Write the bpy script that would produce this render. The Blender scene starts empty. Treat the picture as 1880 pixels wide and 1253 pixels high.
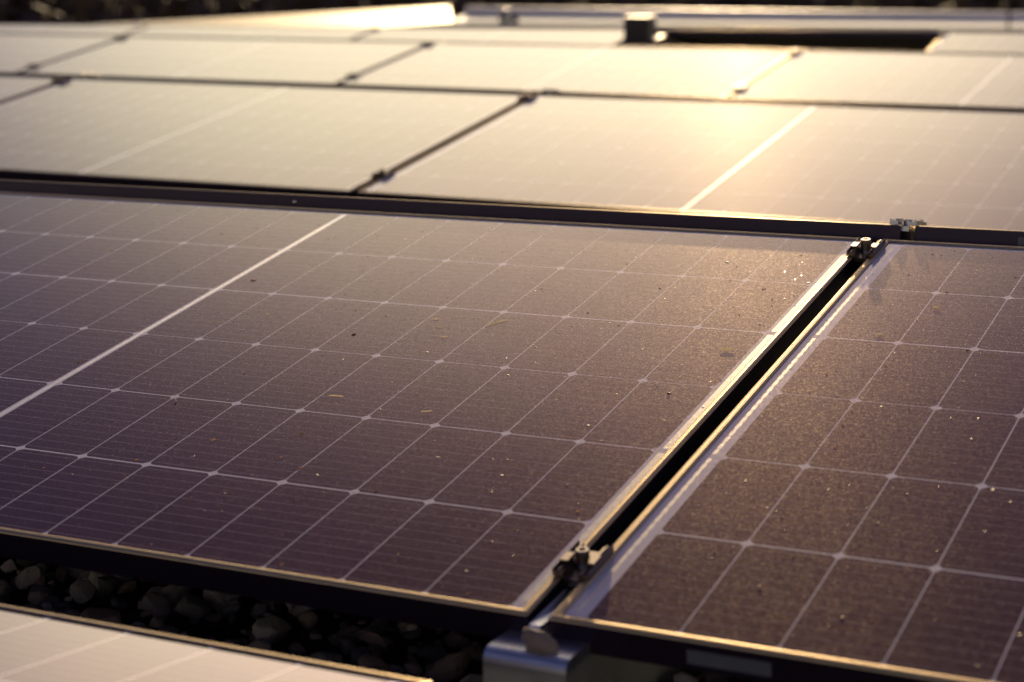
import bpy, bmesh, math, random
from mathutils import Vector, Matrix, noise

random.seed(7)
S = bpy.context.scene
COL = S.collection
R = math.radians
PI = math.pi

# ------------------------------------------------------------------ helpers
def link(name, mesh=None, parent=None):
    o = bpy.data.objects.new(name, mesh)
    COL.objects.link(o)
    if parent: o.parent = parent
    return o

def tag(o, label=None, cat=None, group=None, kind=None):
    if label: o['label'] = label
    if cat: o['category'] = cat
    if group: o['group'] = group
    if kind: o['kind'] = kind
    return o

def mesh_from(name, verts, faces, mats, smooth=False, midx=None):
    m = bpy.data.meshes.new(name)
    m.from_pydata([tuple(v) for v in verts], [], faces)
    for mt in mats: m.materials.append(mt)
    if midx: m.polygons.foreach_set('material_index', midx)
    if smooth: m.polygons.foreach_set('use_smooth', [True]*len(m.polygons))
    m.update()
    return m

class MB:
    def __init__(s): s.v = []; s.f = []
    def add(s, verts, faces):
        n = len(s.v); s.v += [tuple(v) for v in verts]; s.f += [tuple(i+n for i in f) for f in faces]
    def box(s, x0, x1, y0, y1, z0, z1, c=0.0):
        if c <= 0:
            v = [(x,y,z) for x in (x0,x1) for y in (y0,y1) for z in (z0,z1)]
            s.add(v, [(0,1,3,2),(4,6,7,5),(0,4,5,1),(2,3,7,6),(0,2,6,4),(1,5,7,3)])
            return
        bm = bmesh.new()
        bmesh.ops.create_cube(bm, size=1)
        for w in bm.verts:
            w.co = Vector(((x0+x1)/2+w.co.x*(x1-x0), (y0+y1)/2+w.co.y*(y1-y0), (z0+z1)/2+w.co.z*(z1-z0)))
        bmesh.ops.bevel(bm, geom=bm.edges[:], offset=c, segments=2, affect='EDGES')
        bm.verts.index_update()
        s.add([w.co[:] for w in bm.verts], [[w.index for w in f.verts] for f in bm.faces])
        bm.free()
    def extrude_y(s, prof, y0, y1):            # closed profile [(x,z)] pushed along y
        n = len(prof)
        v = [(x,y0,z) for x,z in prof]+[(x,y1,z) for x,z in prof]
        f = [(i,(i+1)%n,(i+1)%n+n,i+n) for i in range(n)]
        f += [tuple(range(n-1,-1,-1)), tuple(range(n,2*n))]
        s.add(v, f)
    def strip(s, sections):                    # list of rings of equal length
        n = len(sections[0]); v = [p for r in sections for p in r]; f = []
        for k in range(len(sections)-1):
            for i in range(n):
                j = (i+1) % n
                f.append((k*n+i, k*n+j, (k+1)*n+j, (k+1)*n+i))
        f += [tuple(range(n-1,-1,-1)), tuple(range((len(sections)-1)*n, len(sections)*n))]
        s.add(v, f)
    def lathe(s, prof, n=20, c=(0,0,0)):       # prof [(r,z)]
        v = []; f = []
        for r, z in prof:
            for i in range(n):
                a = 2*PI*i/n
                v.append((c[0]+r*math.cos(a), c[1]+r*math.sin(a), c[2]+z))
        for k in range(len(prof)-1):
            for i in range(n):
                j = (i+1) % n
                f.append((k*n+i, k*n+j, (k+1)*n+j, (k+1)*n+i))
        f.append(tuple(range(n-1,-1,-1))); f.append(tuple(range((len(prof)-1)*n, len(prof)*n)))
        s.add(v, f)
    def mesh(s, name, mat, smooth=False):
        m = mesh_from(name, s.v, s.f, [mat], smooth)
        bm = bmesh.new(); bm.from_mesh(m); bmesh.ops.recalc_face_normals(bm, faces=bm.faces[:]); bm.to_mesh(m); bm.free()
        return m

# ------------------------------------------------------------------ materials
class N:
    """small node-building helper"""
    def __init__(s, name):
        s.m = bpy.data.materials.new(name); s.m.use_nodes = True
        s.t = s.m.node_tree; s.t.nodes.clear()
        s.out = s.t.nodes.new('ShaderNodeOutputMaterial')
    def n(s, t, **kw):
        o = s.t.nodes.new(t)
        for k, v in kw.items(): setattr(o, k, v)
        return o
    def set(s, sock, v):
        if isinstance(v, bpy.types.NodeSocket): s.t.links.new(v, sock)
        else: sock.default_value = v
    def math(s, op, a, b=0.0, c=0.0, clamp=False):
        o = s.n('ShaderNodeMath', operation=op, use_clamp=clamp)
        s.set(o.inputs[0], a); s.set(o.inputs[1], b); s.set(o.inputs[2], c)
        return o.outputs[0]
    def mix(s, f, a, b):
        o = s.n('ShaderNodeMix', data_type='RGBA')
        s.set(o.inputs[0], f); s.set(o.inputs[6], a); s.set(o.inputs[7], b)
        return o.outputs[2]
    def obj(s):
        return s.n('ShaderNodeTexCoord').outputs['Object']
    def scaled(s, vec, sc):
        o = s.n('ShaderNodeMapping'); s.t.links.new(vec, o.inputs[0]); o.inputs['Scale'].default_value = sc
        return o.outputs[0]
    def noise(s, vec, scale, detail=3, rough=.55):
        o = s.n('ShaderNodeTexNoise'); s.t.links.new(vec, o.inputs['Vector'])
        o.inputs['Scale'].default_value = scale; o.inputs['Detail'].default_value = detail; o.inputs['Roughness'].default_value = rough
        return o
    def ramp(s, fac, p0, p1, c0=(0,0,0,1), c1=(1,1,1,1)):
        o = s.n('ShaderNodeValToRGB'); s.t.links.new(fac, o.inputs[0])
        o.color_ramp.elements[0].position = p0; o.color_ramp.elements[0].color = c0
        o.color_ramp.elements[1].position = p1; o.color_ramp.elements[1].color = c1
        return o.outputs[0]
    def bsdf(s, **kw):
        o = s.n('ShaderNodeBsdfPrincipled')
        for k, v in kw.items(): s.set(o.inputs[k.replace('_', ' ')], v)
        return o
    def done(s, sh):
        s.t.links.new(sh.outputs[0] if hasattr(sh, 'outputs') else sh, s.out.inputs[0]); return s.m

# panel layout (metres): 6 x 18 half cells, centre gap, ribbons in the end borders
PX, PY, GAP = .0925, .1835, .0056
XL, XR, YN, YF = -.870, .861, -.560, .567      # outer frame edges
PITCH = 1.752

def simple(name, base, rough, metal=0.0, var=.25, vscale=20, spec=.5, bump=0, rvar=.1):
    k = N(name); o = k.obj()
    nz = k.noise(o, vscale, 4)
    f = k.math('MULTIPLY_ADD', nz.outputs[0], 2*var, 1-var)
    c = k.n('ShaderNodeMix', data_type='RGBA', blend_type='MULTIPLY'); c.inputs[0].default_value = 1
    c.inputs[6].default_value = (*base, 1); k.t.links.new(f, c.inputs[7])
    r = k.math('MULTIPLY_ADD', k.noise(o, vscale*3, 3).outputs[0], 2*rvar, rough-rvar)
    b = k.bsdf(Base_Color=c.outputs[2], Roughness=r, Metallic=metal, Specular_IOR_Level=spec)
    if bump:
        bp = k.n('ShaderNodeBump'); bp.inputs['Strength'].default_value = bump; bp.inputs['Distance'].default_value = .002
        k.t.links.new(k.noise(o, vscale*4, 5).outputs[0], bp.inputs['Height']); k.t.links.new(bp.outputs[0], b.inputs['Normal'])
    return k.done(b)

def face_material(name, DUST_R, DUST_F, DIRT, spark, barm, ribm, patch):
    k = N(name); o = k.obj()
    sp = k.n('ShaderNodeSeparateXYZ'); k.t.links.new(o, sp.inputs[0]); x, y = sp.outputs[0], sp.outputs[1]
    ax = k.math('ABSOLUTE', x)
    a = k.math('DIVIDE', k.math('SUBTRACT', ax, GAP), PX)
    b = k.math('ADD', k.math('DIVIDE', y, PY), 3.0)
    def dist(v, p):
        f = k.math('FRACT', v)
        return k.math('MULTIPLY', k.math('MINIMUM', f, k.math('SUBTRACT', 1.0, f)), p)
    dx, dy = dist(a, PX), dist(b, PY)
    def gt(v, t): return k.math('GREATER_THAN', v, t)
    def lt(v, t): return k.math('LESS_THAN', v, t)
    def mul(*v):
        r = v[0]
        for w in v[1:]: r = k.math('MULTIPLY', r, w)
        return r
    inside = mul(gt(a, 0.0), lt(a, 9.0), gt(b, 0.0), lt(b, 6.0))
    # one cell row in two sits a touch wider apart, as strung by hand
    row = k.math('FLOOR', k.math('ADD', b, .5))
    wide = k.math('MULTIPLY_ADD', k.math('MODULO', k.math('MULTIPLY', row, 2.0), 3.0), .0004, .0006)
    cell = mul(inside, gt(dx, .0007), k.math('GREATER_THAN', dy, wide), gt(k.math('ADD', dx, dy), .0078))
    # bus ribbons: centre gap and both end borders
    mid = lt(ax, .0030)
    xr = k.math('MULTIPLY', k.math('ABSOLUTE', k.math('SUBTRACT', x, .8462)), .45); xl = k.math('ABSOLUTE', k.math('ADD', x, .8495))
    ex = k.math('MINIMUM', xr, xl)
    f = k.math('FRACT', k.math('MULTIPLY', b, 10.0))
    dot = k.math('LESS_THAN', k.math('ABSOLUTE', k.math('SUBTRACT', f, .5)), .30)
    br = k.math('MINIMUM', k.math('ABSOLUTE', k.math('SUBTRACT', y, PY)), k.math('ABSOLUTE', k.math('ADD', y, PY)))
    notbreak = mul(gt(br, .006), lt(k.math('ABSOLUTE', y), .535))
    endr = k.math('MULTIPLY', k.math('MAXIMUM', k.math('LESS_THAN', xr, .0017), k.math('LESS_THAN', xl, k.math('MULTIPLY_ADD', dot, .0007, .0016))), notbreak)
    rib = k.math('MAXIMUM', mid, endr)
    dotb = k.math('MAXIMUM', k.math('MULTIPLY', endr, k.math('MULTIPLY', dot, .35)), mid)
    # hair-thin ribbons along the strings and fingers across them
    fl = k.math('MULTIPLY', k.math('ABSOLUTE', k.math('SUBTRACT', f, .5)), PY/10)
    cid = k.n('ShaderNodeCombineXYZ'); k.set(cid.inputs[0], k.math('ADD', k.math('FLOOR', a), k.math('MULTIPLY', k.math('SIGN', x), 20.0))); k.set(cid.inputs[1], k.math('FLOOR', b))
    wn_ = k.n('ShaderNodeTexWhiteNoise'); k.t.links.new(cid.outputs[0], wn_.inputs['Vector'])
    bus = mul(k.math('LESS_THAN', fl, .0005), cell)
    nz = k.noise(o, 3.1, 5, .6); blot = nz.outputs[0]
    cc = k.mix(blot, (.014, .0045, .014, 1), (.024, .0075, .020, 1))
    cc = k.mix(k.math('MULTIPLY', wn_.outputs[0], .5), cc, (.034, .014, .040, 1))
    c1 = k.mix(k.math('MULTIPLY', bus, .8), cc, (.30, .27, .30, 1))
    sheet = k.mix(cell, (.86, .83, .86, 1), c1)
    c2 = k.mix(rib, sheet, k.mix(dotb, (.74, .71, .64, 1), (.92, .88, .80, 1)))
    # dust film: fine grains, drawn out along the panel, and broad patches
    g1 = k.ramp(k.noise(k.scaled(o, (160, 420, 1)), 1.0, 2, .7).outputs[0], .42, .78)
    g2 = k.ramp(k.noise(o, 9.0, 6, .65).outputs[0], .30, .75)
    # rain has drawn the film out down the slope and left a dirty line along the low frame edge
    runs = k.ramp(k.noise(k.scaled(o, (38, 2.2, 1)), 1.0, 4, .6).outputs[0], .35, .70)
    low = k.math('MULTIPLY', k.ramp(k.math('MULTIPLY_ADD', y, -10.0, -4.9), .0, .58), k.math('MULTIPLY_ADD', g2, .7, .3))
    g2 = k.math('MULTIPLY', g2, k.math('MULTIPLY_ADD', runs, .55, .62))
    dust = k.math('ADD', k.math('MULTIPLY_ADD', k.math('MULTIPLY', g1, g2), DIRT, .012), k.math('MULTIPLY', low, .05))
    c3 = k.mix(dust, c2, (.36, .21, .17, 1))
    # grain of the rolled glass: every grain leans a little its own way
    geo = k.n('ShaderNodeNewGeometry').outputs['Normal']
    def lean(scale, amt):
        v = k.n('ShaderNodeTexVoronoi'); k.t.links.new(k.scaled(o, scale), v.inputs['Vector']); v.inputs['Scale'].default_value = 1
        s1 = k.n('ShaderNodeVectorMath', operation='SUBTRACT'); k.t.links.new(v.outputs['Color'], s1.inputs[0]); s1.inputs[1].default_value = (.5, .5, .5)
        s2 = k.n('ShaderNodeVectorMath', operation='SCALE'); k.t.links.new(s1.outputs[0], s2.inputs[0]); k.set(s2.inputs['Scale'], amt)
        return s2.outputs[0], v
    l1, _ = lean((420, 300, 1), .012)
    l2, v2 = lean((950, 640, 1), 1.0)
    sel = k.n('ShaderNodeSeparateColor'); k.t.links.new(v2.outputs['Color'], sel.inputs[0])
    l2s = k.n('ShaderNodeVectorMath', operation='SCALE'); k.t.links.new(l2, l2s.inputs[0])
    pick = k.math('FRACT', k.math('MULTIPLY', sel.outputs[2], 7.31))
    # most grains lie flat, some lean, a few lean a lot
    amt = k.math('MULTIPLY', k.math('GREATER_THAN', pick, .965), spark)
    k.set(l2s.inputs['Scale'], amt)
    s = k.n('ShaderNodeVectorMath', operation='ADD'); k.t.links.new(l1, s.inputs[0]); k.t.links.new(l2s.outputs[0], s.inputs[1])
    s2 = k.n('ShaderNodeVectorMath', operation='ADD'); k.t.links.new(geo, s2.inputs[0]); k.t.links.new(s.outputs[0], s2.inputs[1])
    s3 = k.n('ShaderNodeVectorMath', operation='NORMALIZE'); k.t.links.new(s2.outputs[0], s3.inputs[0])
    rough = k.math('MULTIPLY_ADD', g2, .03, ROUGH)
    p = k.bsdf(Base_Color=c3, Roughness=k.math("ADD", rough, k.math('MULTIPLY', rib, .30)), Metallic=k.math('MULTIPLY_ADD', mid, barm, k.math('MULTIPLY', rib, ribm)), IOR=1.33, Specular_IOR_Level=0.0, Normal=s3.outputs[0])
    dt = k.n('ShaderNodeVectorMath', operation='DOT_PRODUCT'); gg = k.n('ShaderNodeNewGeometry')
    k.t.links.new(gg.outputs['Incoming'], dt.inputs[0]); k.t.links.new(gg.outputs['True Normal'], dt.inputs[1])
    c_ = k.math('ABSOLUTE', dt.outputs['Value'])
    fz = k.math('MULTIPLY_ADD', k.math('POWER', k.math('SUBTRACT', 1.0, c_, clamp=True), 5.0), .975, .022)
    def coat(slope, lo):
        return k.math('MAXIMUM', k.math('MULTIPLY_ADD', k.math('SUBTRACT', c_, .22), -slope, 1.0), lo)
    cb = k.n('ShaderNodeCombineColor'); k.set(cb.inputs[0], fz)
    k.set(cb.inputs[1], k.math('MULTIPLY', fz, k.math('MINIMUM', coat(1.55, .40), 1.0))); k.set(cb.inputs[2], k.math('MULTIPLY', fz, k.math('MINIMUM', coat(.6, .6), 1.0)))
    rf = k.n('ShaderNodeBsdfAnisotropic'); rf.distribution = 'GGX'; k.t.links.new(cb.outputs[0], rf.inputs['Color'])
    k.set(rf.inputs['Roughness'], rough); k.t.links.new(s3.outputs[0], rf.inputs['Normal'])
    ad = k.n('ShaderNodeAddShader'); k.t.links.new(p.outputs[0], ad.inputs[0]); k.t.links.new(rf.outputs[0], ad.inputs[1]); p = ad
    gl = k.n('ShaderNodeBsdfAnisotropic'); gl.distribution = 'GGX'
    gl.inputs['Color'].default_value = (1, .80, .62, 1); gl.inputs['Roughness'].default_value = DUST_R
    mx = k.n('ShaderNodeMixShader'); gr = k.n('ShaderNodeTexVoronoi'); k.t.links.new(k.scaled(o, (760, 470, 1)), gr.inputs['Vector']); gr.inputs['Scale'].default_value = 1
    gs = k.n('ShaderNodeSeparateColor'); k.t.links.new(gr.outputs['Color'], gs.inputs[0])
    grain = k.math('MULTIPLY_ADD', k.math('POWER', gs.outputs[0], 4.0), 2.0, .60)
    k.set(mx.inputs[0], k.math('MULTIPLY', k.math('MULTIPLY_ADD', k.math('MULTIPLY', g1, g2), DUST_F*patch, DUST_F*.6), grain))
    k.t.links.new(p.outputs[0], mx.inputs[1]); k.t.links.new(gl.outputs[0], mx.inputs[2])
    return k.done(mx)

def metal_lined(name, base, rough, aniso=.0):
    k = N(name); o = k.obj()
    nz = k.noise(k.scaled(o, (6, 6, 60)), 8, 5, .6)
    c = k.mix(nz.outputs[0], tuple(.75*b for b in base)+(1,), tuple(1.25*b for b in base)+(1,))
    r = k.math('MULTIPLY_ADD', k.noise(o, 55, 4).outputs[0], .16, rough-.08)
    return k.done(k.bsdf(Base_Color=c, Roughness=r, Metallic=1.0))

ROUGH = .03
M_face = face_material('dusty_solar_glass', .37, .031, .10, .20, .6, .14, 1.0)
M_facefar = face_material('clean_solar_glass', .32, .012, .03, .0, .07, .0, .1)
M_frame = simple('black_anodised', (.036, .021, .040), .38, .55, .15, 40)
M_lip = metal_lined('sunlit_frame_top', (.60, .45, .27), .40)  # gold sun sheen put into the base colour; same coat as the frame sides
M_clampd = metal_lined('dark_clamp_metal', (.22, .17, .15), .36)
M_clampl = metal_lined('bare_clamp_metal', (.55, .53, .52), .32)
M_steel = metal_lined('stainless_bolt', (.62, .58, .54), .26)
M_alu = metal_lined('mill_aluminium', (.72, .73, .80), .40)
M_flash = metal_lined('zinc_flashing', (.93, .89, .82), .30)
M_verge = metal_lined('verge_metal', (.50, .46, .38), .46)
M_flashv = simple('weathered_zinc', (.80, .76, .84), .5, .3, .15, 3)
M_label = simple('paper_label', (.13, .13, .15), .6, 0, .2, 60)
M_black = simple('black_plastic', (.018, .012, .016), .45, 0, .2, 30)
M_under = simple('panel_underside', (.020, .014, .020), .7)
M_rod = simple('dull_rod', (.10, .09, .10), .5, .5)
def thin_stuff(name, c0, c1, tr):
    k = N(name); o = k.obj()
    c = k.mix(k.noise(o, 250, 3).outputs[0], (*c0, 1), (*c1, 1))
    t = k.n('ShaderNodeBsdfTranslucent'); k.t.links.new(c, t.inputs[0])
    p = k.bsdf(Base_Color=c, Roughness=.4)
    m = k.n('ShaderNodeMixShader'); m.inputs[0].default_value = tr
    k.t.links.new(p.outputs[0], m.inputs[1]); k.t.links.new(t.outputs[0], m.inputs[2])
    return k.done(m)
M_straw = thin_stuff("dry_straw", (.66, .52, .30), (.92, .80, .56), .5)
M_speck = thin_stuff('grit', (.50, .24, .10), (.85, .55, .28), .5)

# ------------------------------------------------------------------ solar panel meshes
def frame_mesh():
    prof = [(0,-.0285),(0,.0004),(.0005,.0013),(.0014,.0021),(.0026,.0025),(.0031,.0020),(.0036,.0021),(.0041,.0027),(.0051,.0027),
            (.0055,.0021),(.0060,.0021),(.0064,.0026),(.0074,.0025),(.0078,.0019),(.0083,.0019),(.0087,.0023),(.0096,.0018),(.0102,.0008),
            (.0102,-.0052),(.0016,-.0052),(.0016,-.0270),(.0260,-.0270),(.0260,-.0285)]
    c = .0012; rings = []
    for d, z in prof:
        x0, x1, y0, y1 = XL+d, XR-d, YN+d, YF-d
        rings.append([(x0+c,y0,z),(x1-c,y0,z),(x1,y0+c,z),(x1,y1-c,z),(x1-c,y1,z),(x0+c,y1,z),(x0,y1-c,z),(x0,y0+c,z)])
    n = 8; v = [p for r in rings for p in r]; f = []; K = len(rings)
    for k in range(K):
        k2 = (k+1) % K
        for i in range(n):
            j = (i+1) % n
            f.append((k*n+i, k*n+j, k2*n+j, k2*n+i))
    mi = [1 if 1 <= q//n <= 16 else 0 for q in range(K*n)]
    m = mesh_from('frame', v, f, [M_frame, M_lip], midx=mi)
    bm = bmesh.new(); bm.from_mesh(m); bmesh.ops.recalc_face_normals(bm, faces=bm.faces[:]); bm.to_mesh(m); bm.free()
    return m

def glass_mesh(mat):
    m = MB(); e = .0094
    m.box(XL+e, XR-e, YN+e, YF-e, -.0042, 0)
    q = m.mesh('glass', mat); q.materials.append(M_under)
    for p in q.polygons: p.material_index = 0 if p.normal.z > .5 else 1
    return q

ME_frame, ME_glass, ME_glassfar = frame_mesh(), glass_mesh(M_face), glass_mesh(M_facefar)
def small_mesh(name, mat, *box, c=0):
    m = MB(); m.box(*box, c); return m.mesh(name, mat)

T = R(10.15)
I3 = Matrix.Identity(3)
ROWS = {}
def rowmat(m3, t): return Matrix.Translation(Vector(t)) @ m3.to_4x4()
RX = Matrix.Rotation(T, 3, 'X')
ROWS['R1'] = rowmat(RX, (0, 0, 0))
M2 = Matrix(((.999583,-.021958,.018731),(.024517,.988446,-.149579),(-.015231,.149976,.988572)))
ROWS['R2'] = rowmat(M2, (-.026221, 2.595821, -.0035))
M3 = Matrix.Rotation(-.0061813,3,'Z') @ Matrix.Rotation(.01126839,3,'Y') @ Matrix.Rotation(R(9.2),3,'X')
ROWS['R3'] = rowmat(M3, (.00674, 4.99842, .01541))
M4 = Matrix.Rotation(.004,3,'Y') @ RX
ROWS['R4'] = rowmat(M4, (.01, 7.5, -.008))
def falling(key, dz, g=.035, dx=.0255):
    """the row that leans the other way, its high edge beside the high edge of row key"""
    base = ROWS[key]
    flip = Matrix.Rotation(PI, 4, 'Z') @ Matrix.Rotation(T, 4, 'X')
    untilt = base @ Matrix.Rotation(-T, 4, 'X')
    yr, zr = YF*math.cos(T)+g, YF*math.sin(T)+dz
    return untilt @ Matrix.Translation((dx, yr+YF*math.cos(T), zr-YF*math.sin(T))) @ flip
ROWS['F1'] = falling('R1', .0157)
ROWS['F2'] = falling('R2', .0095)
ROWS['F3'] = falling('R3', .002)
ROWS['F4'] = falling('R4', .002)
T0 = R(6.6)
ROWS['F0'] = Matrix.Translation((-.009, -.728-.560*math.cos(T0), -.0999+.560*math.sin(T0))) @ Matrix.Rotation(PI, 4, 'Z') @ Matrix.Rotation(T0, 4, 'X')

proto = None
def panel(row, k, label, group='solar panels on the gravel roof'):
    global proto
    if proto is None:
        root = link('solar_panel'); fr = link('frame', ME_frame, root); gl = link('glass', ME_glass, root)
        proto = root
    else:
        root = proto.copy(); COL.objects.link(root)
        for ch in PARTS:
            c = ch.copy(); COL.objects.link(c); c.parent = root
            if ch.data is ME_glass and row != 'R1': c.data = ME_glassfar
    s = -1 if row[0] == 'F' else 1
    root.matrix_world = ROWS[row] @ Matrix.Translation((s*k*PITCH, 0, 0))
    tag(root, label, 'solar panel', group)
    return root

LABELS = [
 ('R1', 0, 'large dark solar panel with sharp white cell grid filling the middle of the photo'),
]
P = {}
P['R1', 0] = panel('R1', 0, 'large dark solar panel with white cell grid filling the photo middle')
PARTS = list(proto.children)
P['R1', 1] = panel('R1', 1, 'dark gridded solar panel cut by the right edge, right of the wide black gap')
P['F0', 0] = panel('F0', 0, 'pale sand-lit solar panel cut off by the bottom left corner of the photo')
P['F1', 0] = panel('F1', 0, 'panel leaning away behind the large dark one, only its long black frame side showing')
P['F1', 1] = panel('F1', 1, 'solar panel leaning away at the right edge, black frame side with a pale sticker')
P['F1', -1] = panel('F1', -1, 'solar panel leaning away at the left edge, short stretch of black frame side showing')
P['R2', 0] = panel('R2', 0, 'tan solar panel right of the diagonal gap in second bright row, under the sun streak')
P['R2', -1] = panel('R2', -1, 'beige-grey solar panel left of the diagonal gap in second bright row')
P['R2', -2] = panel('R2', -2, 'corner of a beige solar panel at the left edge in the second bright row')
P['R3', 0] = panel('R3', 0, 'cream-lit solar panel at right end of the third bright row, right of the sun glare')
P['R3', -1] = panel('R3', -1, 'cream solar panel washed out by white sun glare in the third bright row')
P['R3', -2] = panel('R3', -2, 'cream-lit solar panel of the third bright row between two diagonal gaps, left of centre')
P['R3', -3] = panel('R3', -3, 'cream-lit solar panel at left edge of the third bright row')
P['R4', 0] = panel('R4', 0, 'pale solar panel at far right of the farthest row, beyond the dark empty slot')
P['R4', -2] = panel('R4', -2, 'blurred bright solar panel of the farthest row ending beside the black post')
P['R4', -3] = panel('R4', -3, 'blurred pale solar panel of the farthest row, second one left of the black post')
P['R4', -4] = panel('R4', -4, 'blurred pale solar panel at left end of the farthest row by the roof edge')
for k, t in ((0,'at right'),(1,'under the right edge'),(-1,'behind the second bright row left of centre'),(-2,'at far left behind the second bright row')):
    pass
P['F2', 0] = panel('F2', 0, 'panel leaning away, its thin dark edge the right half of line under third row')
P['F2', -1] = panel('F2', -1, 'panel leaning away, its thin dark edge the left half of line under third row')
P['F2', -2] = panel('F2', -2, 'panel leaning away, its thin dark edge at far left under the third row')
P['F3', 0] = panel('F3', 0, 'thin frame edge of a panel leaning away under the far right pale panel')
P['F3', -1] = panel('F3', -1, 'thin frame edge of a panel leaning away, in front of the dark empty slot')
P['F3', -2] = panel('F3', -2, 'thin tan frame edge of a panel leaning away, just left of the black post')
P['F3', -3] = panel('F3', -3, 'thin tan frame edge of a panel leaning away at the left, under the farthest row')
P['F4', -1] = panel('F4', -1, 'black frame of a panel leaning away seen through the empty slot of the farthest row')
P['F4', 0] = panel('F4', 0, 'blurred frame edge of a panel leaning away, behind the pale panel at far right')
P['F4', -2] = panel('F4', -2, 'blurred frame edge of a panel leaning away, behind the panel beside the black post')

# stickers and screws on the frames that show them
def part_box(parent, name, mat, *b, c=0):
    return link(name, small_mesh(name, mat, *b, c=c), parent)
part_box(P['R1', 1], 'type_label', M_label, 1.030-PITCH-.012, 1.108-PITCH-.012, YN-.0009, YN+.0005, -.0215, -.0075)
# F panels: local x runs to the left, their ridge side is local +y
part_box(P['F1', 1], 'type_label', M_label, .640, .7155, YF-.0005, YF+.0009, -.0225, -.0065)
for xs in (-.129,):
    m = MB(); m.lathe([(.0,0),(.0035,0),(.004,.0012),(.0034,.0026),(.0012,.0032),(0,.0032)], 12)
    o = link('screw', m.mesh('screw', M_steel, True), P['F1', 0])
    o.matrix_local = Matrix.Translation((.0255-xs, YF-.0005, -.010)) @ Matrix.Rotation(R(-90), 4, 'X')

# ------------------------------------------------------------------ clamps
def clamp_parts(metal):
    b = MB()
    # two wings with ribs, a trough between them
    prof = [(-.0215,.0030),(-.0215,.0078),(-.0200,.0086),(-.0188,.0078),(-.0186,.0056),(-.0152,.0056),(-.0150,.0072),(-.0136,.0072),(-.0132,.0056),(-.0098,.0058),
            (-.0082,.0010),(.0082,.0010),(.0098,.0058),(.0132,.0056),(.0136,.0072),(.0150,.0072),(.0152,.0056),(.0186,.0056),(.0188,.0078),(.0200,.0086),(.0215,.0078),(.0215,.0030),
            (.0105,.0030),(.0096,-.0060),(-.0096,-.0060),(-.0105,.0030)]
    prof = [(px_, pz_*1.32 if pz_ > .0031 else pz_) for px_, pz_ in prof]
    b.extrude_y(prof, -.0365, .0365)
    s = MB()
    for sx in (-1, 1):
        # upturned tabs on the far half of each wing
        s.box(*sorted((sx*.0100, sx*.0205)), -.018, .004, .0098, .0126, c=.0006)
    w = MB(); w.lathe([(.0088,.0012),(.0088,.0030),(.0072,.0040)], 22)
    h = MB()
    n = 22
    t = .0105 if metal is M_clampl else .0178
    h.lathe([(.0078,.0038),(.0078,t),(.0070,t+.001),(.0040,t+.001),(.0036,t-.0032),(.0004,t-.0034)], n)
    k = MB(); k.box(-.0085, .0085, -.016, .016, -.040, -.0055)
    return [('clamp_plate', b.mesh('clamp_plate', metal)), ('tab', s.mesh('tab', metal)), ('washer', w.mesh('washer', M_steel, False)),
            ('bolt', h.mesh('bolt', M_steel if metal is M_clampl else M_boltd)), ('clamp_foot', k.mesh('clamp_foot', M_frame))]
M_boltd = metal_lined('dull_bolt', (.34, .29, .27), .33)
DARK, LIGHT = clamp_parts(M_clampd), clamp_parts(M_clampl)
JX = (XR + XL + PITCH)/2      # joint centre right of panel k
protoc = {}
def clamp(row, k, yl, label, bare=False, dx=0.0):
    key = bare
    if key not in protoc:
        root = link('panel_clamp')
        protoc[key] = (root, [link(n, m, root) for n, m in (LIGHT if bare else DARK)])
    else:
        src, parts = protoc[key]
        root = src.copy(); COL.objects.link(root)
        for p in parts:
            c = p.copy(); COL.objects.link(c); c.parent = root
    s = -1 if row[0] == 'F' else 1
    j = JX if s == 1 else -JX
    root.matrix_world = ROWS[row] @ Matrix.Translation((s*k*PITCH + j + dx, yl, 0)) @ Matrix.Diagonal((.90, .82, 1, 1))
    tag(root, label, 'clamp', 'clamps holding the solar panels')
    return root
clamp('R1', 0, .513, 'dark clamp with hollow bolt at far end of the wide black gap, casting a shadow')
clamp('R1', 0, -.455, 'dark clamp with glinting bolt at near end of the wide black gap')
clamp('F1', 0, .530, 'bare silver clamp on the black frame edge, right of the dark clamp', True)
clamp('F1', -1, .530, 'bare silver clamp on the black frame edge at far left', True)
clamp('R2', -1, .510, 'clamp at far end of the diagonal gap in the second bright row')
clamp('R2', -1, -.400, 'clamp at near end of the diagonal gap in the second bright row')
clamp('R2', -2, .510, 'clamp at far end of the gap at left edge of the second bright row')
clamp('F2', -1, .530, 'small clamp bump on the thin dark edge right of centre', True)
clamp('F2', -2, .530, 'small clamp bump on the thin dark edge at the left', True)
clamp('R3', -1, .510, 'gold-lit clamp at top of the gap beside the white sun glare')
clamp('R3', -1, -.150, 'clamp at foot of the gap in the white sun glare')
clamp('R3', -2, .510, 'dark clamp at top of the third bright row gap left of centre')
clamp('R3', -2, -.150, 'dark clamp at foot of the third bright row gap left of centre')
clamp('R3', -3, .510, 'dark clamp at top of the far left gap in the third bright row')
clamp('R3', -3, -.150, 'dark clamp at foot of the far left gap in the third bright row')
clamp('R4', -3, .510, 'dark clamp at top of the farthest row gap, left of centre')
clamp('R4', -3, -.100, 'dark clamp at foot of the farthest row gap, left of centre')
clamp('R4', -1, .510, 'brownish end clamp at top corner of the pale panel at far right', True)

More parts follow.
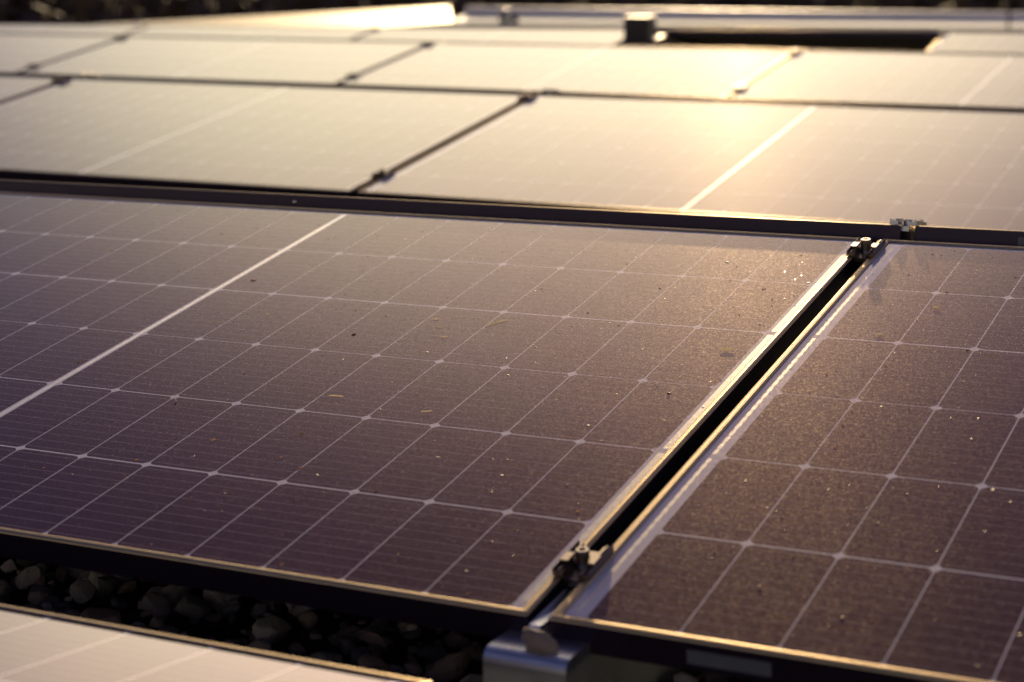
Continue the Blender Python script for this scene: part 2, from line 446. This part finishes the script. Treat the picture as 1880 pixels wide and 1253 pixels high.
# ------------------------------------------------------------------ mounting foot at the near joint
mt = link('mounting_foot'); mt.location = (.880, -.30, -.24)
def mpart(name, fn, mat, smooth=False):
    m = MB(); fn(m); return link(name, m.mesh(name, mat, smooth), mt)
def rail(m):
    r = .010; pr = []
    # section in (y,z): rounded nose towards the camera, then run along x
    sec = [(-.300,.0)] + [(-.300+.012*(1-math.cos(a)), .112+.012*math.sin(a)-.012*0) for a in [R(t) for t in (0,20,40,60,80,90)]] + [(.25,.124),(.25,.0)]
    v0 = [(-.040,y,z) for y,z in sec]; v1 = [(.0425,y,z) for y,z in sec]
    m.strip([v0, v1])
mpart('base_rail', rail, M_alu)
def web(m):
    m.strip([[(-.020,-.262,.1238),(.004,-.262,.1238),(.004,-.15,.1238),(-.020,-.15,.1238)],
             [(-.014,-.260,.133),(-.002,-.260,.133),(-.002,-.15,.133),(-.014,-.15,.133)],
             [(-.0135,-.258,.137),(-.0025,-.258,.137),(-.0025,-.15,.137),(-.0135,-.15,.150)]])
mpart('upright_web', web, M_alu)
tag(mt, 'silver aluminium mounting foot under the near corner of the wide black gap', 'mount')

# ------------------------------------------------------------------ roof, gravel, stones
def stone_mat(name, tint):
    k = N(name); o = k.obj()
    rnd = k.n('ShaderNodeNewGeometry').outputs['Random Per Island']
    c = k.mix(rnd, (.15, .125, .13, 1), (.52, .45, .41, 1))
    c = k.mix(k.math('MULTIPLY', k.ramp(k.math('FRACT', k.math('MULTIPLY', rnd, 5.7)), .55, .8), .55), c, (.34, .20, .13, 1))
    nz = k.noise(o, 60, 6, .6)
    cm = k.n('ShaderNodeMix', data_type='RGBA', blend_type='MULTIPLY'); cm.inputs[0].default_value = .6
    k.t.links.new(c, cm.inputs[6]); k.t.links.new(nz.outputs[0], cm.inputs[7])
    bp = k.n('ShaderNodeBump'); bp.inputs['Strength'].default_value = .4; bp.inputs['Distance'].default_value = .003
    k.t.links.new(k.noise(o, 140, 5).outputs[0], bp.inputs['Height'])
    return k.done(k.bsdf(Base_Color=cm.outputs[2], Roughness=.75, Normal=bp.outputs[0]))
M_stone = stone_mat('pebble', 0)

def ico(sub):
    bm = bmesh.new(); bmesh.ops.create_icosphere(bm, subdivisions=sub, radius=1)
    v = [w.co.copy() for w in bm.verts]; f = [tuple(w.index for w in q.verts) for q in bm.faces]; bm.free(); return v, f
ICO2, ICO1 = ico(3), ico(2)
def stone(c, r, rng, base=ICO1, cut=.45):
    off = Vector((rng.uniform(-50,50), rng.uniform(-50,50), rng.uniform(-50,50)))
    sc = Vector((rng.uniform(.75,1.35), rng.uniform(.75,1.2), rng.uniform(.5,.85)))
    q = Matrix.Rotation(rng.uniform(0,6.28),3,'Z') @ Matrix.Rotation(rng.uniform(-.6,.6),3,'X') @ Matrix.Rotation(rng.uniform(-.6,.6),3,'Y')
    planes = [(Vector((rng.gauss(0,1),rng.gauss(0,1),rng.gauss(0,1))).normalized(), rng.uniform(cut,.87)) for _ in range(9)]
    out = []
    for v in base[0]:
        p = v*(1+.28*noise.noise(v*1.3+off))
        for n, d in planes:
            t = p.dot(n)-d
            if t > 0: p = p-n*t*.95
        p = Vector((p.x*sc.x, p.y*sc.y, p.z*sc.z))*r
        out.append(q @ p + Vector(c))
    return out, base[1]
GZ = -.240
rng = random.Random(11)
gm = MB()
for i in range(5200):
    x, y = rng.uniform(-1.3, 2.1), rng.uniform(-.90, .15)
    r = rng.choice((.005,.006,.008,.010,.012,.015,.018,.022))*rng.uniform(.85,1.15)
    z = GZ + r*.35 + rng.uniform(0,.022)
    if .825 < x < .93 and y > -.66: continue
    gm.add(*stone((x,y,z), r, rng))
g = link('gravel', gm.mesh('gravel', M_stone)); tag(g, 'dark rounded pebbles lying on the roof under the panels', 'gravel', kind='stuff')

kk = N('roof_gravel'); oo = kk.obj()
v = kk.n('ShaderNodeTexVoronoi'); kk.t.links.new(oo, v.inputs['Vector']); v.inputs['Scale'].default_value = 32
sc_ = kk.n('ShaderNodeSeparateColor'); kk.t.links.new(v.outputs['Color'], sc_.inputs[0])
col = kk.mix(sc_.outputs[0], (.020,.016,.018,1), (.06,.048,.046,1))
bp = kk.n('ShaderNodeBump'); bp.inputs['Strength'].default_value = 1; bp.inputs['Distance'].default_value = .02; bp.invert = True
kk.t.links.new(v.outputs['Distance'], bp.inputs['Height'])
M_roof = kk.done(kk.bsdf(Base_Color=col, Roughness=.85, Normal=bp.outputs[0]))
mm = MB(); mm.box(-8.6, 9.0, -9.0, 15.6, GZ-.35, GZ-.004)
tag(link('roof', mm.mesh('roof', M_roof)), 'flat gravel roof under the solar panels', kind='structure')

kk = N('meadow'); oo = kk.obj()
col = kk.mix(kk.noise(oo, .4, 6).outputs[0], (.030,.035,.016,1), (.07,.065,.03,1))
M_ground = kk.done(kk.bsdf(Base_Color=col, Roughness=.9))
mm = MB(); mm.add([(-3000,-3000,-9),(3000,-3000,-9),(3000,3000,-9),(-3000,3000,-9)], [(0,1,2,3)])
tag(link('ground', mm.mesh('ground', M_ground)), 'dark open ground around the building', kind='structure')

# one big loose stone sitting on the foot
rs = random.Random(8); sm = MB(); sm.add(*stone((0,0,0), .0185, rs, ICO2, .80))
st = link('stone', sm.mesh('stone', M_stone, True)); st.location = (.887, -.580, -.1095); st.scale = (.85, .85, 1.15)
tag(st, 'grey stone sitting on the silver mounting foot', 'stone')

# ------------------------------------------------------------------ roof edges
def quad_wall(name, secs, mat, parent):
    m = MB(); m.strip(secs); return link(name, m.mesh(name, mat), parent)
pw = link('parapet'); pw.location = (-4.4, 15.0, GZ)
L0 = Vector(pw.location)
def rel(*ps): return [Vector(p)-L0 for p in ps]
# sections along x, heights follow the slightly falling roof edge
def bz(x, zl, zr): return zl + (zr-zl)*(x+7.6)/5.7
xs = [-7.69, -1.9, 9.0]
def ends(x): return max(x, -7.7)
secs_u, secs_c, secs_f = [], [], []
for x in xs:
    c = bz(x,-.100,-.1316) if x < 0 else -.19
    b = bz(x,-.036,-.083) if x < 0 else -.15
    a = bz(x,.040,-.021) if x < 0 else -.09
    secs_u.append(rel((x,15.012,GZ),(x,15.012,c-.004),(x,15.30,c-.004),(x,15.30,GZ)))
    secs_c.append(rel((x,14.99,c-.022),(x,14.99,c),(x,15.40,b),(x,15.44,b),(x,15.44,c-.022)))
    secs_f.append(rel((x,15.402,b-.05),(x,15.402,a-.008),(x,15.41,a),(x,15.46,a+.004),(x,15.475,a-.004),(x,15.475,b-.05)))
quad_wall('upstand', secs_u, M_flashv, pw); quad_wall('coping', secs_c, M_flash, pw); quad_wall('back_flashing', secs_f, M_flashv, pw)
tag(pw, 'low sheet-metal parapet along the far roof edge, bright coping above a dull upstand', 'parapet')

pl_ = link('parapet'); pl_.location = (-7.9, 12.0, GZ); L0 = Vector(pl_.location)
ia, ib = (-7.87, 7.2), (-7.61, 14.985)
oa, ob = (-8.16, 7.2), (-7.915, 15.48)
def lsec(t, seam=0):
    i = (ia[0]+(ib[0]-ia[0])*t, ia[1]+(ib[1]-ia[1])*t); q = (oa[0]+(ob[0]-oa[0])*t, oa[1]+(ob[1]-oa[1])*t)
    return i, q
sc_c, sc_u = [], []
for t in (0, 1):
    i, q = lsec(t)
    sc_c.append(rel((i[0],i[1],-.120),(i[0],i[1],-.095),(q[0],q[1],.0525),(q[0]-.06,q[1],.0525),(q[0]-.06,q[1],-.120)))
    sc_u.append(rel((i[0]-.015,i[1],GZ),(i[0]-.015,i[1],-.121),(q[0],q[1],-.121),(q[0],q[1],GZ)))
quad_wall('coping', sc_c, M_verge, pl_); quad_wall('upstand', sc_u, M_flashv, pl_)
ss = []
for t in (.3855, .3905):
    i, q = lsec(t); ss.append(rel((i[0],i[1],-.094),(i[0],i[1],-.091),(q[0],q[1],.0555),(q[0],q[1],.0528)))
quad_wall('seam', ss, M_flashv, pl_)
tag(pl_, 'bright sloping metal verge along the left roof edge, running back to the far corner', 'parapet')

# vent cap on the far edge
vc = link('roof_vent'); vc.location = (-7.086, 15.10, -.115)
m = MB(); m.lathe([(.045,-.03),(.045,.055),(.040,.06)], 20); link('stem', m.mesh('stem', M_black, True), vc)
m = MB(); m.lathe([(.058,.058),(.066,.072),(.066,.110),(.052,.140),(.028,.152),(.003,.155)], 24); link('cap', m.mesh('cap', M_steel, True), vc)
m = MB(); m.box(.085, .15, -.03, .03, -.01, .10, c=.006); link('bracket', m.mesh('bracket', M_rod), vc)
tag(vc, 'small round-topped metal vent on a dark stem at the far roof edge', 'vent')

# lightning rod
lr = link('lightning_rod'); lr.location = (-1.925, 14.6, GZ)
m = MB(); m.lathe([(.011,.03),(.010,1.3),(.004,1.32)], 12); link('rod', m.mesh('rod', M_rod, True), lr)
m = MB(); m.lathe([(.11,0),(.11,.05),(.09,.07),(.02,.075)], 20); link('base', m.mesh('base', M_rod, True), lr)
tag(lr, 'thin dark upright rod rising behind the far panels near the right edge', 'lightning rod')

# black post in the empty slot
bpst = link('roof_post'); bpst.location = (-2.385, 7.45, GZ)
m = MB(); m.box(-.072, .072, -.06, .06, 0, .430, c=.006); link('post', m.mesh('post', M_black), bpst)
m = MB()
m.strip([[(-.074,-.062,.430),(.074,-.062,.430),(.074,.062,.430),(-.074,.062,.430)],[(-.074,-.062,.436),(.074,-.062,.436),(.074,.062,.440),(-.074,.062,.440)]])
link('cap', m.mesh('cap', M_rod), bpst)
m = MB()
m.strip([[(.073,-.03,.296),(.083,-.03,.290),(.088,-.03,.312),(.079,-.03,.318)],[(.073,.09,.312),(.112,.09,.308),(.112,.09,.332),(.079,.09,.334)]])
link('bracket', m.mesh('bracket', M_steel), bpst)
tag(bpst, 'short black post with a metal cap standing in the empty slot of the farthest row', 'post')

# ------------------------------------------------------------------ far wood
rw = random.Random(3)
kk = N('far_foliage'); geo = kk.n('ShaderNodeNewGeometry').outputs['Random Per Island']
c = kk.mix(geo, (.045,.024,.034,1), (.10,.065,.03,1))
M_leaf = kk.done(kk.bsdf(Base_Color=c, Roughness=.7))
vv, ff = [], []
def leaf(p, s):
    n = len(vv); u = Vector((rw.gauss(0,1),rw.gauss(0,1),rw.gauss(0,1))).normalized(); w = u.orthogonal().normalized()
    w = Matrix.Rotation(rw.uniform(0,6.28),3,u) @ w; t = u.cross(w)
    vv.extend([p+w*s, p+t*s*.6, p-w*s, p-t*s*.6]); ff.append((n,n+1,n+2,n+3))
for i in range(150):
    a = R(rw.uniform(-52, 12)); d = rw.uniform(52, 95)
    cx_, cy_ = math.sin(a)*d, math.cos(a)*d
    h = rw.uniform(8.3, 9.6); r = rw.uniform(2.2, 3.6)
    n = len(vv)
    for q in range(6):
        an = q*PI/3
        vv.append(Vector((cx_+.22*math.cos(an), cy_+.22*math.sin(an), -9)))
    for q in range(6):
        an = q*PI/3
        vv.append(Vector((cx_+.07*math.cos(an), cy_+.07*math.sin(an), -9+h*.9)))
    for q in range(6): ff.append((n+q, n+(q+1)%6, n+6+(q+1)%6, n+6+q))
    blobs = [(Vector((cx_+rw.gauss(0,r*.5), cy_+rw.gauss(0,r*.5), -9+h*rw.uniform(.12,.92))), rw.uniform(.7,1.5)) for _ in range(16)]
    for c_, br in blobs:
        for _ in range(34):
            p = c_ + Vector((rw.gauss(0,br*.55), rw.gauss(0,br*.55), rw.gauss(0,br*.45)))
            leaf(p, rw.uniform(.22,.5))
wd = link('far_wood', mesh_from('far_wood', vv, ff, [M_leaf])); tag(wd, 'dark blurred wood along the top of the photo behind the roof', 'wood', kind='stuff')

# ------------------------------------------------------------------ bits on the glass
def on_glass(x, y, z=0): return ROWS['R1'] @ Vector((x, y, z))
bits = [((.4788,.1417),.034,52,.0016,'pale dry grass blade, longest bit on the large dark panel'),
        ((.3977,-.1348),.020,5,.0014,'short brown straw bit low in the middle of the large dark panel'),
        ((.5317,-.1504),.013,25,.0012,'small pale husk right of the short brown straw'),
        ((.4089,.1082),.010,70,.0012,'pale speck of straw left of the long grass blade, between two other bits'),
        ((.3897,.1377),.010,15,.0012,'pale speck of straw just below a white cell line, above two other bits'),
        ((.4336,.0787),.010,10,.0012,'pale speck of straw lowest of three left of the long grass blade'),
        ((.1442,.1016),.011,-35,.0018,'dark seed lying right of the thick white centre line'),
        ((.8104,.1165),.018,8,.0020,'round pale flake near the right border of the large dark panel'),
        ((.2017,-.1977),.016,-60,.0014,'curved pale fibre below the white cell line, lower left of the large panel'),
        ((.9647+.012,.205),.010,12,.0016,'small pale husk near the clamp shadow on the right panel'),
        ((1.0216,.3103),.012,-20,.0020,'tiny pale twig right of the clamp shadow on the right panel')]
for (x, y), L, ang, th, lab in bits:
    nseg = 6; bend = random.uniform(-.12,.12)*L; vs = []; fs = []
    for i in range(nseg+1):
        t = i/nseg-.5; w = th*.75*(1-1.6*t*t)
        cx_, cy_, cz_ = t*L, bend*(t*t*4-.5), .0005+.0012*abs(t)
        vs += [(cx_, cy_-w*.75, cz_), (cx_, cy_+w*.15, cz_+w*.55), (cx_, cy_+w*.8, cz_+w*1.15)]
        if i:
            n0 = 3*(i-1); fs += [(n0,n0+1,n0+4,n0+3),(n0+1,n0+2,n0+5,n0+4)]
    o = link('straw', mesh_from('straw', vs, fs, [M_straw], True))
    o.matrix_world = ROWS['R1'] @ Matrix.Translation((x, y, 0)) @ Matrix.Rotation(R(ang), 4, 'Z')
    tag(o, lab, 'straw', 'bits of dry straw on the glass')
rd = random.Random(21); gm = MB()
for i in range(1700):
    x = rd.uniform(-.4, 1.9); y = rd.uniform(-.54, .54)
    if rd.random() < .35: x = rd.gauss(.95, .35)
    if .848 < x < .905 or x > 2.2 or x < -.8: continue
    r = .00040*math.exp(rd.gauss(.25,.5)); a = rd.uniform(0,6.28)
    h = r*rd.uniform(.35,1.0); c_, s_ = math.cos(a), math.sin(a); l = rd.uniform(1,2.2)
    pts = []
    for u, w, z in ((-l*r, -.8*r, .00004), (l*r, -.6*r, .00006), (.8*l*r, .7*r, h), (-.7*l*r, .9*r, h*.8)):
        pts.append((x+u*c_-w*s_, y+u*s_+w*c_, z))
    gm.add([ROWS['R1'] @ Vector(p) for p in pts], [(0,1,2),(0,2,3)])
tag(link('dust_specks', gm.mesh('dust_specks', M_speck)), 'grit and dust specks scattered over the nearest panels', 'dust', kind='stuff')

# ------------------------------------------------------------------ light
SUN_EL, SUN_AZ = R(14.7), R(-20.5)          # azimuth from +Y towards +X
sd = Vector((math.sin(SUN_AZ)*math.cos(SUN_EL), math.cos(SUN_AZ)*math.cos(SUN_EL), math.sin(SUN_EL)))
sun = bpy.data.lights.new('sun', 'SUN'); sun.energy = 4.0; sun.angle = R(.55); sun.color = (1, .74, .42)
so = bpy.data.objects.new('sun', sun); COL.objects.link(so)
so.rotation_euler = (-sd).to_track_quat('-Z', 'Y').to_euler()

W = bpy.data.worlds.new('World'); S.world = W; W.use_nodes = True
nt = W.node_tree; nt.nodes.clear()
sky = nt.nodes.new('ShaderNodeTexSky'); sky.sky_type = 'NISHITA'; sky.sun_disc = False
sky.sun_elevation = SUN_EL; sky.sun_rotation = SUN_AZ
sky.air_density = 1.0; sky.dust_density = 1.0; sky.ozone_density = 3.0
def wn(t, **kw):
    o = nt.nodes.new(t)
    for k_, v_ in kw.items(): setattr(o, k_, v_)
    return o
# gold glow added to the sky round the low sun, brightening the panels' reflections
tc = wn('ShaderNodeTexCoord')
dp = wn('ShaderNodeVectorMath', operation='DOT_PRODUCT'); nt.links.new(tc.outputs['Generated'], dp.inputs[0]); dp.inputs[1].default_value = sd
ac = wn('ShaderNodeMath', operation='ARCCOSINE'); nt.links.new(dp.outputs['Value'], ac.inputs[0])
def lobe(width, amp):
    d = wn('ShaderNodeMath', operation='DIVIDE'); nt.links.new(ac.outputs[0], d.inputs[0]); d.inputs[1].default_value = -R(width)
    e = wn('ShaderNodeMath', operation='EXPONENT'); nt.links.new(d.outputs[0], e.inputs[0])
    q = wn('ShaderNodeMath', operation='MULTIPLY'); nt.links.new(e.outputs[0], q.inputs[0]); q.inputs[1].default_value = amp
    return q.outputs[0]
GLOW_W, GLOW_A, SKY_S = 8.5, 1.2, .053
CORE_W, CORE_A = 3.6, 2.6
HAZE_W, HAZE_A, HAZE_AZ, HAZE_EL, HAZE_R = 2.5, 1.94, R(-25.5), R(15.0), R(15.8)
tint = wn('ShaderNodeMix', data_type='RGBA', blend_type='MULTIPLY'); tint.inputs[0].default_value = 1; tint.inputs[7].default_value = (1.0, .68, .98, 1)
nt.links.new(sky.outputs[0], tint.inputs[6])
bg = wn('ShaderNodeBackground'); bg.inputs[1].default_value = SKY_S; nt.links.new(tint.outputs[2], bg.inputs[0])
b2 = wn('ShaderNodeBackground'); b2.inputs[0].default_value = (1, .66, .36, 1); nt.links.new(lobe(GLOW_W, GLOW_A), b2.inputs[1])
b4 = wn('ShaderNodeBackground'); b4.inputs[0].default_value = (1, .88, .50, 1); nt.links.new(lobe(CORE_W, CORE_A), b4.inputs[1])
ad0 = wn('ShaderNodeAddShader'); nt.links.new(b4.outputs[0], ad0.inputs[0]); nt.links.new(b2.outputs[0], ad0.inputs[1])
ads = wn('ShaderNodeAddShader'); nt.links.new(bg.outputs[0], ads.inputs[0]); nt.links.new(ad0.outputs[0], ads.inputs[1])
# broad haze added beside it, plus a horizon band, to brighten the reflections
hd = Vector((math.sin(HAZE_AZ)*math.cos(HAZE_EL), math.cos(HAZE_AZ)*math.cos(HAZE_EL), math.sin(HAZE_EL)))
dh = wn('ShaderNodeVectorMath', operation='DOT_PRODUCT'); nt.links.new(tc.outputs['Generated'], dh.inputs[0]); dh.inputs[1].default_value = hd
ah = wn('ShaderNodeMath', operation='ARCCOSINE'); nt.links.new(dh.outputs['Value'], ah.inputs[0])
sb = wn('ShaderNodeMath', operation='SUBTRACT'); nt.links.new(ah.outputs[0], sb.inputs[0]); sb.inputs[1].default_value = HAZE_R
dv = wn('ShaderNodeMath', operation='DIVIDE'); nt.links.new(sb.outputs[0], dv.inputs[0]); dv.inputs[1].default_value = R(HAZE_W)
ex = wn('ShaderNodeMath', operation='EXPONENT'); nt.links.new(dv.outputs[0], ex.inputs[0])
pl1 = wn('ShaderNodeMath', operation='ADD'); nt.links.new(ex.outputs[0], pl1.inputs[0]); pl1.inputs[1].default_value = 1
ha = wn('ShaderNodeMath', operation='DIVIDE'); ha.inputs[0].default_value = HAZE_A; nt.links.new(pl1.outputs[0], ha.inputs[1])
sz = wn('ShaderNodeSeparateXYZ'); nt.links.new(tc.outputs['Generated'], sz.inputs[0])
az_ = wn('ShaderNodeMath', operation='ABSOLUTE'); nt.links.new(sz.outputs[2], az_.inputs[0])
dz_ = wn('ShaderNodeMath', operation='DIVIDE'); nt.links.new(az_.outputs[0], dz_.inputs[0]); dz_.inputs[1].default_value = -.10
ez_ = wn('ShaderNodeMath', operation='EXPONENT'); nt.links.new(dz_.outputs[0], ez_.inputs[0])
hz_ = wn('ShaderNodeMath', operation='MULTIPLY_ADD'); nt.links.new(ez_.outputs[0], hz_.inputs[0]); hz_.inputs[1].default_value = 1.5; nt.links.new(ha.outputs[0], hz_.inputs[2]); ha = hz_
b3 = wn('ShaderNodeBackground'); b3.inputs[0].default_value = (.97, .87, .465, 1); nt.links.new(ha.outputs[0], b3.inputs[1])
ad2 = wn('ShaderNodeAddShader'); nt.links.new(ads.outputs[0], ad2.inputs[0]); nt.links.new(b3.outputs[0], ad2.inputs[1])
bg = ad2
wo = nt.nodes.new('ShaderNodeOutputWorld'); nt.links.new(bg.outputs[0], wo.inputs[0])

# ------------------------------------------------------------------ camera
cam = bpy.data.cameras.new('camera'); co = bpy.data.objects.new('camera', cam); COL.objects.link(co)
rot = Matrix(((.894015,-.077142,.441346),(.447832,.183606,-.875063),(-.01353,.979968,.198693)))
co.matrix_world = Matrix.Translation((1.589406,-2.018482,.492834)) @ rot.to_4x4()
cam.sensor_width = 36; cam.lens = 3431.09/1880*36; cam.clip_start = .05; cam.clip_end = 8000
cam.dof.use_dof = True; cam.dof.focus_distance = 2.35; cam.dof.aperture_fstop = 4.4; cam.dof.aperture_blades = 0
S.camera = co

S.render.engine = 'CYCLES'
S.view_settings.view_transform = 'Standard'; S.view_settings.look = 'None'; S.view_settings.exposure = 0; S.view_settings.gamma = 1
S.cycles.use_denoising = True
S.cycles.denoiser = 'OPENIMAGEDENOISE'
S.cycles.denoising_input_passes = 'RGB_ALBEDO_NORMAL'
S.cycles.sample_clamp_indirect = 8
